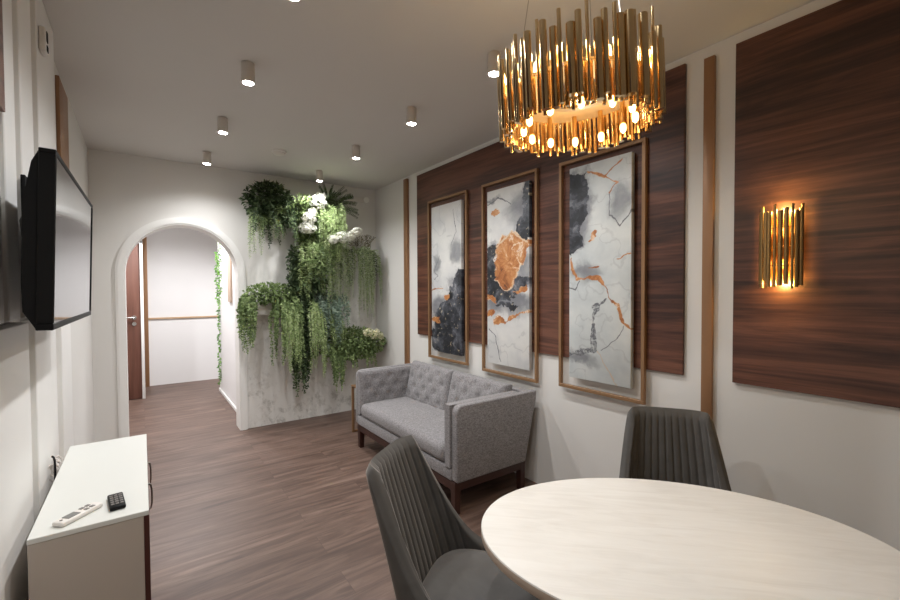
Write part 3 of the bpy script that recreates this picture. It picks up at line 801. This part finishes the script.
# ------------------------------------------------------------------ velvet chairs
def chair_shell():
    """front = +y; outer and inner skins joined over the rim"""
    NS, NT = 300, 26
    SEAT = .46
    def plan(s, z, off):
        """s in -1..1 along the U, z height, off: outward offset"""
        k = max(0, (z-.40)/.465)
        w = .224 - .036*min(1, k)**1.0 + off
        dback = .215 + off*.9
        lean = -.14*k**1.12
        a = abs(s)
        nb = 4.0
        if a < .62:
            th_ = (a/.62)*PI/2
            x = w*(math.sin(th_))**(2/nb) if th_ > 0 else 0
            y = -dback*(max(0, math.cos(th_)))**(2/nb)
        else:
            x = w; y = (a-.62)/.38*.235*(1-.25*min(1, k))
        x = math.copysign(x, s) if s else 0
        return Vector((x, y+lean, z))
    # even spacing of s by arclength of the plan curve
    samp = [i/600 for i in range(601)]; L = [0]
    for i in range(600): L.append(L[-1]+(plan(samp[i+1], .6, 0)-plan(samp[i], .6, 0)).length)
    def s_of(f):
        tgt = abs(f)*L[-1]
        lo = 0
        while lo < 600 and L[lo+1 if lo < 600 else 600] < tgt: lo += 1
        lo = min(lo, 599)
        return math.copysign((lo+(tgt-L[lo])/max(1e-9, L[lo+1]-L[lo]))/600, f)
    def ztop(f):
        a = abs(f)                          # fraction of half arclength; the back is ~.42, the corner to ~.5
        a0 = .325
        if a < a0: return .868
        u = min(1, (a-a0)/(1-a0))
        r_ = math.sqrt(max(0, u*u+.0012))-.0346
        return .452 + .416*(1-min(1, r_))**7.2
    bm = bmesh.new()
    inner, outer = [], []
    fs = [-1+2*i/NS for i in range(NS+1)]
    nr = 16
    for f in fs:
        s = s_of(f); zt = ztop(f); ri, ro = [], []
        fade = 1/(1+math.exp((abs(f)-.48)/.015))
        rib = abs(math.sin(f/.48*PI*nr/2+PI/2))
        gro = (1-rib)**2.4*.010*fade
        for j in range(NT+1):
            tt = j/NT
            z = .36+(zt-.36)*tt
            edge = max(0, 1-(zt-z)/.03) if zt-z < .03 else 0
            gfade = min(1, max(0, (zt-z-.008)/.05))
            tk = .021*(1-edge**2*.75)
            pi_ = plan(s, z, -tk + gro*gfade)
            po = plan(s, z, tk)
            ri.append(bm.verts.new(pi_)); ro.append(bm.verts.new(po))
        inner.append(ri); outer.append(ro)
    rim = []
    for i, f in enumerate(fs):
        p = (inner[i][NT].co+outer[i][NT].co)/2; rim.append(bm.verts.new(p+Vector((0, 0, .006))))
    for i in range(NS):
        for j in range(NT):
            bm.faces.new((inner[i][j], inner[i][j+1], inner[i+1][j+1], inner[i+1][j]))
            bm.faces.new((outer[i+1][j], outer[i+1][j+1], outer[i][j+1], outer[i][j]))
        bm.faces.new((inner[i][NT], rim[i], rim[i+1], inner[i+1][NT])); bm.faces.new((rim[i], outer[i][NT], outer[i+1][NT], rim[i+1]))
        bm.faces.new((inner[i+1][0], outer[i+1][0], outer[i][0], inner[i][0]))
    for i in (0, NS):
        loop = [v for v in inner[i]]+[rim[i]]+outer[i][::-1]
        bm.faces.new(loop)
    bmesh.ops.recalc_face_normals(bm, faces=bm.faces[:])
    return bm
def make_chair(label):
    t = thing('dining_chair', label, 'chair', (0, 0, 0), 0, 'charcoal velvet chairs at the oval table')
    obj('backrest', chair_shell(), M_velvet, t, 70)
    # seat pad
    bm = bmesh.new(); k = 56; rings = []
    def ring(s, z):
        out = []
        for i in range(k):
            a = 2*PI*i/k; n_ = 3.4
            c, q = math.cos(a), math.sin(a)
            x = .208*s*math.copysign(abs(c)**(2/n_), c); y = (.235 if q > 0 else .222)*s*math.copysign(abs(q)**(2/n_), q)
            out.append(bm.verts.new((x, y+.02, z)))
        return out
    for s, z in ((.9, .355), (.98, .365), (1.0, .39), (1.0, .415), (.975, .432), (.92, .443), (.75, .450), (.5, .453), (.25, .454)): rings.append(ring(s, z))
    for P_, Q_ in zip(rings, rings[1:]):
        for i in range(k): bm.faces.new((P_[i], P_[(i+1) % k], Q_[(i+1) % k], Q_[i]))
    bm.faces.new(rings[0][::-1]); bm.faces.new(rings[-1])
    obj('seat', bm, M_velvet, t, 60)
    for sx in (-1, 1):
        for sy, y in ((-1, -.17), (1, .19)):
            bm = bmesh.new(); cyl(bm, (sx*.215, y+sy*.03, 0), (sx*.165, y-sy*.01, .37), .010, .017, 16); obj('leg', bm, M_darkwood, t)
    return t
ch = make_chair('charcoal velvet chair with ribbed back at the near left end of the table')
ch.location = (.918, 1.105, 0); ch.rotation_euler = (0, 0, R(216.5))
dup(ch, (1.765, .845, 0), R(125), 'charcoal velvet chair across the table, its ribbed back to the right wall')

# ------------------------------------------------------------------ greenery
class Leaves:
    def __init__(s): s.v, s.f = [], []
    def leaf(s, p, d, up, L, W, fold=.25):
        d = d.normalized(); r = d.cross(up)
        if r.length < 1e-4: r = d.orthogonal()
        r.normalize(); n = r.cross(d)
        k = len(s.v)
        m1 = p+d*L*.38; tip = p+d*L-n*L*.12
        s.v += [p, m1+r*W*.5+n*W*fold, tip, m1-r*W*.5+n*W*fold, m1+d*L*.05]
        s.f += [(k, k+1, k+4), (k+1, k+2, k+4), (k+2, k+3, k+4), (k+3, k, k+4)]
    def build(s, name, m, parent):
        me = bpy.data.meshes.new(name); me.from_pydata([tuple(x) for x in s.v], [], s.f); me.update()
        return link_mesh(name, me, m, parent, smooth=0)
def rv(r): return Vector((r.gauss(0, 1), r.gauss(0, 1), r.gauss(0, 1)))
def inroom(p, lim=YB-.012):
    if p.y > lim: p.y = lim
    return p
def trail(Lf, r, p, length, step, L, W, out=(0, -1, 0), sway=.18, arch=.06, fern=False, stems=None):
    """one hanging strand: starts outward then drops"""
    p = Vector(p); d = (Vector(out)*1.0+Vector((r.uniform(-.5, .5), 0, .35))).normalized(); pts = [p.copy()]
    k = int(length/step); sd = 1
    for i in range(k):
        d = (d+Vector((0, 0, -step/arch*.9))+rv(r)*sway*.35); d.normalize()
        p = inroom(p+d*step); pts.append(p.copy())
        tl = 1 - .5*(i/k)**2
        side = d.cross(Vector((0, -1, 0)))
        if side.length < .05: side = Vector((1, 0, 0))
        side.normalize()
        for q in (1, -1):
            if fern:
                dd = side*q*.9+d*.55+Vector((0, -.25, 0))+rv(r)*.12
            else:
                dd = side*q*r.uniform(.4, 1)+d*r.uniform(-.1, .7)+Vector((0, -r.uniform(.1, .9), 0))+rv(r)*.25
            pp = inroom(p+rv(r)*.003, YB-.02)
            Lf.leaf(pp, dd, Vector((0, -1, .5))+rv(r)*.35, L*tl*r.uniform(.75, 1.2), W*tl*r.uniform(.8, 1.2))
    if stems is not None and len(pts) > 3: tube(stems, pts[::2], .0016, 3)
def bush(Lf, r, c, rad, count, L, W, down=.15):
    c = Vector(c)
    for i in range(count):
        v = rv(r).normalized()*(r.random()**.38)
        p = Vector((c.x+v.x*rad[0], c.y+v.y*rad[1], c.z+v.z*rad[2])); p = inroom(p, YB-.02)
        d = (Vector((v.x/rad[0], v.y/rad[1]-1.5, v.z/rad[2]))*.05+v+rv(r)*.55+Vector((0, -.4, -down)))
        Lf.leaf(p, d, Vector((0, -.6, 1))+rv(r)*.5, L*r.uniform(.7, 1.25), W*r.uniform(.7, 1.25))
def flowers(parent, r, c, rad, m, count=130, ps=.017, name='flower_cluster'):
    Lf = Leaves(); c = Vector(c)
    for i in range(count):
        v = rv(r).normalized(); v.y = -abs(v.y)*1.0 if r.random() < .8 else v.y
        v2 = v*r.uniform(.55, 1.12); p = c+Vector((v2.x*rad[0], v2.y*rad[1], v2.z*rad[2]))
        for q in range(3):
            t_ = v.cross(rv(r)).normalized(); Lf.leaf(p, t_+v*.35, v, ps*r.uniform(.8, 1.2), ps*.8)
    Lf.build(name, m, parent)
YW = 4.83
def plant(name, label, cat='hanging plant', loc=(0, 0, 0)):
    t = thing(name, label, cat, loc); return t
GRP = None
def finish(t, Lf, m, st, name='foliage'):
    Lf.build(name, m, t)
    if st is not None and len(st.verts): obj('stems', st, M_stem, t, 0)

# A: dark rounded bush top left with short trails
r = random.Random(21); t = plant('hanging_bush', 'dense dark green hanging bush at the top left of the green wall')
Lf = Leaves(); st = bmesh.new()
bush(Lf, r, (1.09, 4.70, 2.36), (.25, .17, .20), 1500, .052, .032)
bush(Lf, r, (1.25, 4.72, 2.28), (.13, .13, .16), 300, .044, .026)
for i in range(26): trail(Lf, r, (r.uniform(.88, 1.32), r.uniform(4.62, 4.80), r.uniform(2.16, 2.4)), r.uniform(.2, .42), .018, .036, .02, stems=st)
finish(t, Lf, G_dark, st)
Lf = Leaves()
for i in range(12): trail(Lf, r, (r.uniform(.98, 1.28), 4.64, 2.2), r.uniform(.15, .36), .016, .026, .011, sway=.3)
o_ = Lf.build('tendril_leaves', G_mid, t)
# light feathery tail under it
r = random.Random(22); t = plant('feathery_tail', 'pale green feathery strand hanging from the top left bush')
Lf = Leaves(); st = bmesh.new()
for i in range(5): trail(Lf, r, (.90+r.uniform(-.02, .03), 4.66, 2.22), r.uniform(.35, .52), .012, .034, .008, fern=True, sway=.06, stems=st)
finish(t, Lf, G_light, st)

# B: top centre, hydrangeas over ferns
r = random.Random(23); t = plant('hydrangea_plant', 'top centre plant with large white hydrangea heads under the spotlight')
Lf = Leaves(); st = bmesh.new()
bush(Lf, r, (1.53, 4.72, 2.20), (.19, .13, .27), 560, .062, .036)
finish(t, Lf, G_mid, st)
for c, rad in (((1.56, 4.58, 2.40), (.085, .07, .075)), ((1.60, 4.62, 2.47), (.05, .05, .05)), ((1.455, 4.58, 2.21), (.065, .06, .075)), ((1.44, 4.57, 2.11), (.085, .06, .055)), ((1.50, 4.6, 2.29), (.04, .04, .04))):
    flowers(t, r, c, rad, M_petal, 120, .024)
r = random.Random(24); t = plant('fern_plant', 'dark green fern at the top right of the green wall, beside the white bar fixture')
Lf = Leaves(); st = bmesh.new()
for i in range(26):
    a = r.uniform(-.6, 1.3); p = Vector((1.74, 4.76, 2.34)); d = Vector((math.sin(a)*.8, -.35+r.uniform(-.2, .2), math.cos(a))).normalized(); pts = [p.copy()]
    n_ = 22
    for i2 in range(n_):
        d = (d+Vector((0, -.01, -.055))).normalized(); p = inroom(p+d*r.uniform(.013, .018)); p.z = min(p.z, CZ-.07); pts.append(p.copy())
        side = d.cross(Vector((0, -1, 0)));  side = side.normalized() if side.length > .05 else Vector((1, 0, 0))
        for q in (1, -1): Lf.leaf(p, side*q+d*.5, Vector((0, -1, .2)), .042*(1-.65*i2/n_), .010)
    tube(st, pts[::3], .0015, 3)
finish(t, Lf, G_dark, st)
r = random.Random(25); t = plant('trailing_fern', 'bright light green ferny curtain hanging under the top right fern')
Lf = Leaves(); st = bmesh.new()
for i in range(46): trail(Lf, r, (r.uniform(1.60, 1.86), r.uniform(4.6, 4.76), r.uniform(2.18, 2.40)), r.uniform(.28, .55), .015, .042, .012, fern=True, sway=.1, stems=st)
finish(t, Lf, G_light, st)
# top small sprigs left of the flowers
r = random.Random(26); t = plant('leafy_sprig', 'mid green leafy sprigs between the dark bush and the hydrangea heads')
Lf = Leaves(); st = bmesh.new()
for i in range(22):
    p = Vector((1.40, 4.76, 2.16)); a = r.uniform(-.9, .5); d = Vector((math.sin(a), -.5, math.cos(a))).normalized(); pts = [p.copy()]
    for i2 in range(16):
        d = (d+rv(r)*.05+Vector((0, 0, -.03))).normalized(); p = inroom(p+d*.021); p.z = min(p.z, 2.54); pts.append(p.copy())
        for q in (1, -1): Lf.leaf(p, d*.4+d.orthogonal()*q+rv(r)*.5, Vector((0, -1, .3)), .045, .018)
    tube(st, pts[::3], .0015, 3)
finish(t, Lf, G_light, st)

# C: right trailing curtain with white flowers
r = random.Random(27); t = plant('hanging_amaranth', 'long pale green strands hanging at the right of the green wall below white flowers')
Lf = Leaves(); st = bmesh.new()
for x, n_, L0, L1 in ((1.66, 9, .6, .95), (1.76, 10, .6, 1.0), (1.87, 6, .5, .9), (1.98, 4, .3, .5), (2.07, 9, .6, .85), (2.17, 11, .65, .95), (2.24, 6, .4, .7)):
    for i in range(n_): trail(Lf, r, (x+r.uniform(-.035, .035), 4.70+r.uniform(-.05, .06), 1.93+r.uniform(-.03, .03)), r.uniform(L0, L1), .014, .027, .010, sway=.10, stems=st)
finish(t, Lf, G_pale, st)
Lf = Leaves()
for i in range(34): trail(Lf, r, (r.uniform(1.72, 2.26), 4.78, 1.92), r.uniform(.25, .55), .018, .034, .016, sway=.2)
o_ = Lf.build('inner_foliage', G_dark, t)
for c, rad in (((1.78, 4.48, 2.03), (.075, .06, .055)), ((1.88, 4.49, 2.05), (.055, .05, .05)), ((1.97, 4.51, 2.10), (.06, .05, .05)), ((1.69, 4.50, 2.00), (.05, .05, .04))):
    flowers(t, r, c, rad, M_petal, 90, .022)
r = random.Random(28); t = plant('dry_grass_tuft', 'small tuft of brownish sprigs above the long pale strands on the right')
Lf = Leaves(); st = bmesh.new()
for i in range(40):
    p = Vector((r.uniform(1.96, 2.22), 4.70, 1.95)); d = Vector((r.uniform(-.4, .5), -.2, 1)).normalized()
    for i2 in range(9):
        p = inroom(p+d*.016); d = (d+rv(r)*.1).normalized(); Lf.leaf(p, d+rv(r)*.7, Vector((0, -1, 0)), .026, .008)
finish(t, Lf, leafmat('brownish_sprig', srgb(84, 74, 58), srgb(128, 118, 92), srgb(150, 150, 120)), None)

# D: mid-left arching ivy over a small white planter
r = random.Random(29); t = plant('trailing_ivy', 'light green round leaved ivy spilling over a small white planter at mid left')
obj('planter', box(.90, 1.20, 4.70, 4.861, 1.20, 1.33, .006), M_whiteplastic, t)
Lf = Leaves(); st = bmesh.new()
bush(Lf, r, (1.08, 4.67, 1.42), (.25, .14, .10), 900, .036, .031)
bush(Lf, r, (1.24, 4.66, 1.28), (.13, .10, .16), 380, .034, .029)
for i in range(22): trail(Lf, r, (r.uniform(.80, .90), r.uniform(4.62, 4.74), r.uniform(1.30, 1.40)), r.uniform(.25, .56), .017, .032, .027, sway=.12, stems=st)
for i in range(26): trail(Lf, r, (r.uniform(1.12, 1.33), r.uniform(4.58, 4.70), r.uniform(1.28, 1.38)), r.uniform(.35, .72), .017, .031, .025, sway=.15, stems=st)
finish(t, Lf, G_mid, st)
Lf = Leaves()
for i in range(14): trail(Lf, r, (r.uniform(1.15, 1.32), 4.58, r.uniform(1.2, 1.33)), r.uniform(.4, .75), .014, .030, .011, fern=True, sway=.15)
o_ = Lf.build('feathery_strands', G_light, t)

# E: dark centre column running down to a tip
r = random.Random(30); t = plant('dark_ivy_column', 'dark ivy running down the middle of the green wall to a low tip')
Lf = Leaves(); st = bmesh.new()
for i in range(46): trail(Lf, r, (1.38+r.uniform(-.09, .07), r.uniform(4.70, 4.80), r.uniform(1.3, 1.95)), r.uniform(.4, .75), .02, .046, .034, sway=.12, stems=st)
for i in range(26): trail(Lf, r, (1.36+r.uniform(-.05, .06), r.uniform(4.70, 4.78), r.uniform(.98, 1.2)), r.uniform(.4, .78), .02, .044, .034, sway=.10, stems=st)
bush(Lf, r, (1.52, 4.75, 1.5), (.17, .08, .36), 620, .055, .03)
bush(Lf, r, (1.55, 4.76, .98), (.2, .07, .28), 420, .05, .03)
finish(t, Lf, G_dark, st)
# G: silver foliage and light tail in the centre
r = random.Random(31); t = plant('silver_leaf_plant', 'silvery grey green leaves in the centre of the green wall')
Lf = Leaves(); st = bmesh.new()
bush(Lf, r, (1.66, 4.64, 1.30), (.17, .09, .14), 330, .06, .028)
for i in range(18): trail(Lf, r, (r.uniform(1.55, 1.85), 4.62, r.uniform(1.15, 1.4)), r.uniform(.2, .5), .018, .045, .018, stems=st)
finish(t, Lf, G_silver, st)
r = random.Random(32); t = plant('asparagus_fern', 'light green feathery fern tails hanging in the lower centre')
Lf = Leaves(); st = bmesh.new()
for i in range(12): trail(Lf, r, (1.50+r.uniform(-.05, .06), 4.60, 1.28+r.uniform(-.1, .06)), r.uniform(.4, .85), .014, .042, .011, fern=True, sway=.12, stems=st)
for i in range(10): trail(Lf, r, (1.74+r.uniform(-.05, .05), 4.62, 1.2+r.uniform(-.08, .06)), r.uniform(.2, .35), .014, .042, .011, fern=True, sway=.12, stems=st)
for i in range(10): trail(Lf, r, (1.42+r.uniform(-.04, .05), 4.64, 1.95+r.uniform(-.1, .06)), r.uniform(.4, .6), .014, .042, .014, sway=.12, stems=st)
finish(t, Lf, G_light, st)
# upper centre leafy filler
r = random.Random(33); t = plant('philodendron', 'broad leaved bright green plant below the hydrangea heads')
Lf = Leaves(); st = bmesh.new()
bush(Lf, r, (1.55, 4.70, 1.93), (.19, .1, .22), 360, .078, .034)
for i in range(14): trail(Lf, r, (r.uniform(1.42, 1.7), 4.64, r.uniform(1.75, 2.0)), r.uniform(.25, .5), .022, .055, .026, stems=st)
finish(t, Lf, G_mid, st)
r = random.Random(35); t = plant('pothos', 'broad dark leaves in the middle of the green wall, left of the long pale strands')
Lf = Leaves(); st = bmesh.new()
bush(Lf, r, (1.48, 4.62, 1.62), (.17, .10, .26), 260, .075, .045)
bush(Lf, r, (1.62, 4.60, 1.06), (.15, .09, .16), 160, .06, .036)
finish(t, Lf, G_dark, None)
# F: lower right bush
r = random.Random(34); t = plant('trailing_shrub', 'small leaved green shrub at the lower right with cream flowers above the sofa arm')
Lf = Leaves(); st = bmesh.new()
bush(Lf, r, (1.97, 4.63, .84), (.40, .18, .18), 2600, .038, .025)
for i in range(40): trail(Lf, r, (r.uniform(1.62, 2.24), r.uniform(4.58, 4.72), r.uniform(.74, .88)), r.uniform(.12, .3), .017, .032, .022, stems=st)
for i in range(16): trail(Lf, r, (1.72+r.uniform(-.06, .06), 4.62, r.uniform(.72, .84)), r.uniform(.3, .48), .017, .032, .022, sway=.1, stems=st)
finish(t, Lf, G_mid, st)
for c, rad in (((2.06, 4.44, .98), (.06, .04, .045)), ((2.13, 4.44, .94), (.045, .04, .04)), ((2.26, 4.54, .91), (.04, .04, .04)), ((2.315, 4.60, .84), (.035, .04, .045)), ((2.19, 4.48, .97), (.03, .03, .03))):
    flowers(t, r, c, rad, M_petal_c, 60, .02)

# ivy garlands in the hall
def garland(x, y, z0, z1, seed, label):
    r = random.Random(seed); t = plant('ivy_garland', label, 'garland'); t['group'] = 'ivy garlands in the hall'
    Lf = Leaves(); z = z1; bm = bmesh.new(); pts = []
    while z > z0:
        p = Vector((x+.008*math.sin(z*31), y+.008*math.cos(z*23), z)); pts.append(p)
        for q in range(2):
            a = r.uniform(0, 2*PI); Lf.leaf(p, Vector((math.cos(a), math.sin(a), r.uniform(-.8, .2))), Vector((0, -1, .6)), r.uniform(.026, .038), r.uniform(.02, .028))
        z -= .018
    tube(bm, pts, .003, 5); Lf.build('leaves', G_lime, t); obj('vine', bm, M_stem, t, 0)
garland(.872, 6.90, 1.32, 2.0, 41, 'short bright green ivy garland, the left of two at the hall corner')
garland(.868, 6.62, 1.36, 2.16, 42, 'bright ivy garland hanging highest on the right wall of the hall')
garland(.876, 6.80, .12, 1.34, 43, 'long thin ivy garland running down the hall corner to the floor')

# ------------------------------------------------------------------ world, camera, view
w = bpy.data.worlds.new('world'); scene.world = w; w.use_nodes = True
w.node_tree.nodes['Background'].inputs[0].default_value = (.5, .5, .5, 1); w.node_tree.nodes['Background'].inputs[1].default_value = .05
f, yaw, pit, rol = 426.476, .625427, -.0236476, -.0043936
Fv = Vector((math.sin(yaw)*math.cos(pit), math.cos(yaw)*math.cos(pit), math.sin(pit)))
rt = Vector((math.cos(yaw), -math.sin(yaw), 0)); up = rt.cross(Fv)
r2 = math.cos(rol)*rt+math.sin(rol)*up; u2 = -math.sin(rol)*rt+math.cos(rol)*up
cd = bpy.data.cameras.new('camera'); cam = bpy.data.objects.new('camera', cd); C.objects.link(cam)
cd.sensor_width = 36; cd.lens = f/900*36; cd.clip_start = .02
cam.matrix_world = Matrix(((r2.x, u2.x, -Fv.x, 0), (r2.y, u2.y, -Fv.y, 0), (r2.z, u2.z, -Fv.z, 1.45), (0, 0, 0, 1)))
scene.camera = cam
vs = scene.view_settings
vs.view_transform = 'Standard'; vs.look = 'None'; vs.gamma = 1; vs.use_curve_mapping = False
vs.exposure = 0.32
scene.cycles.max_bounces = 8; scene.cycles.diffuse_bounces = 5; scene.cycles.glossy_bounces = 5
scene.cycles.sample_clamp_indirect = 6
scene.cycles.use_denoising = True
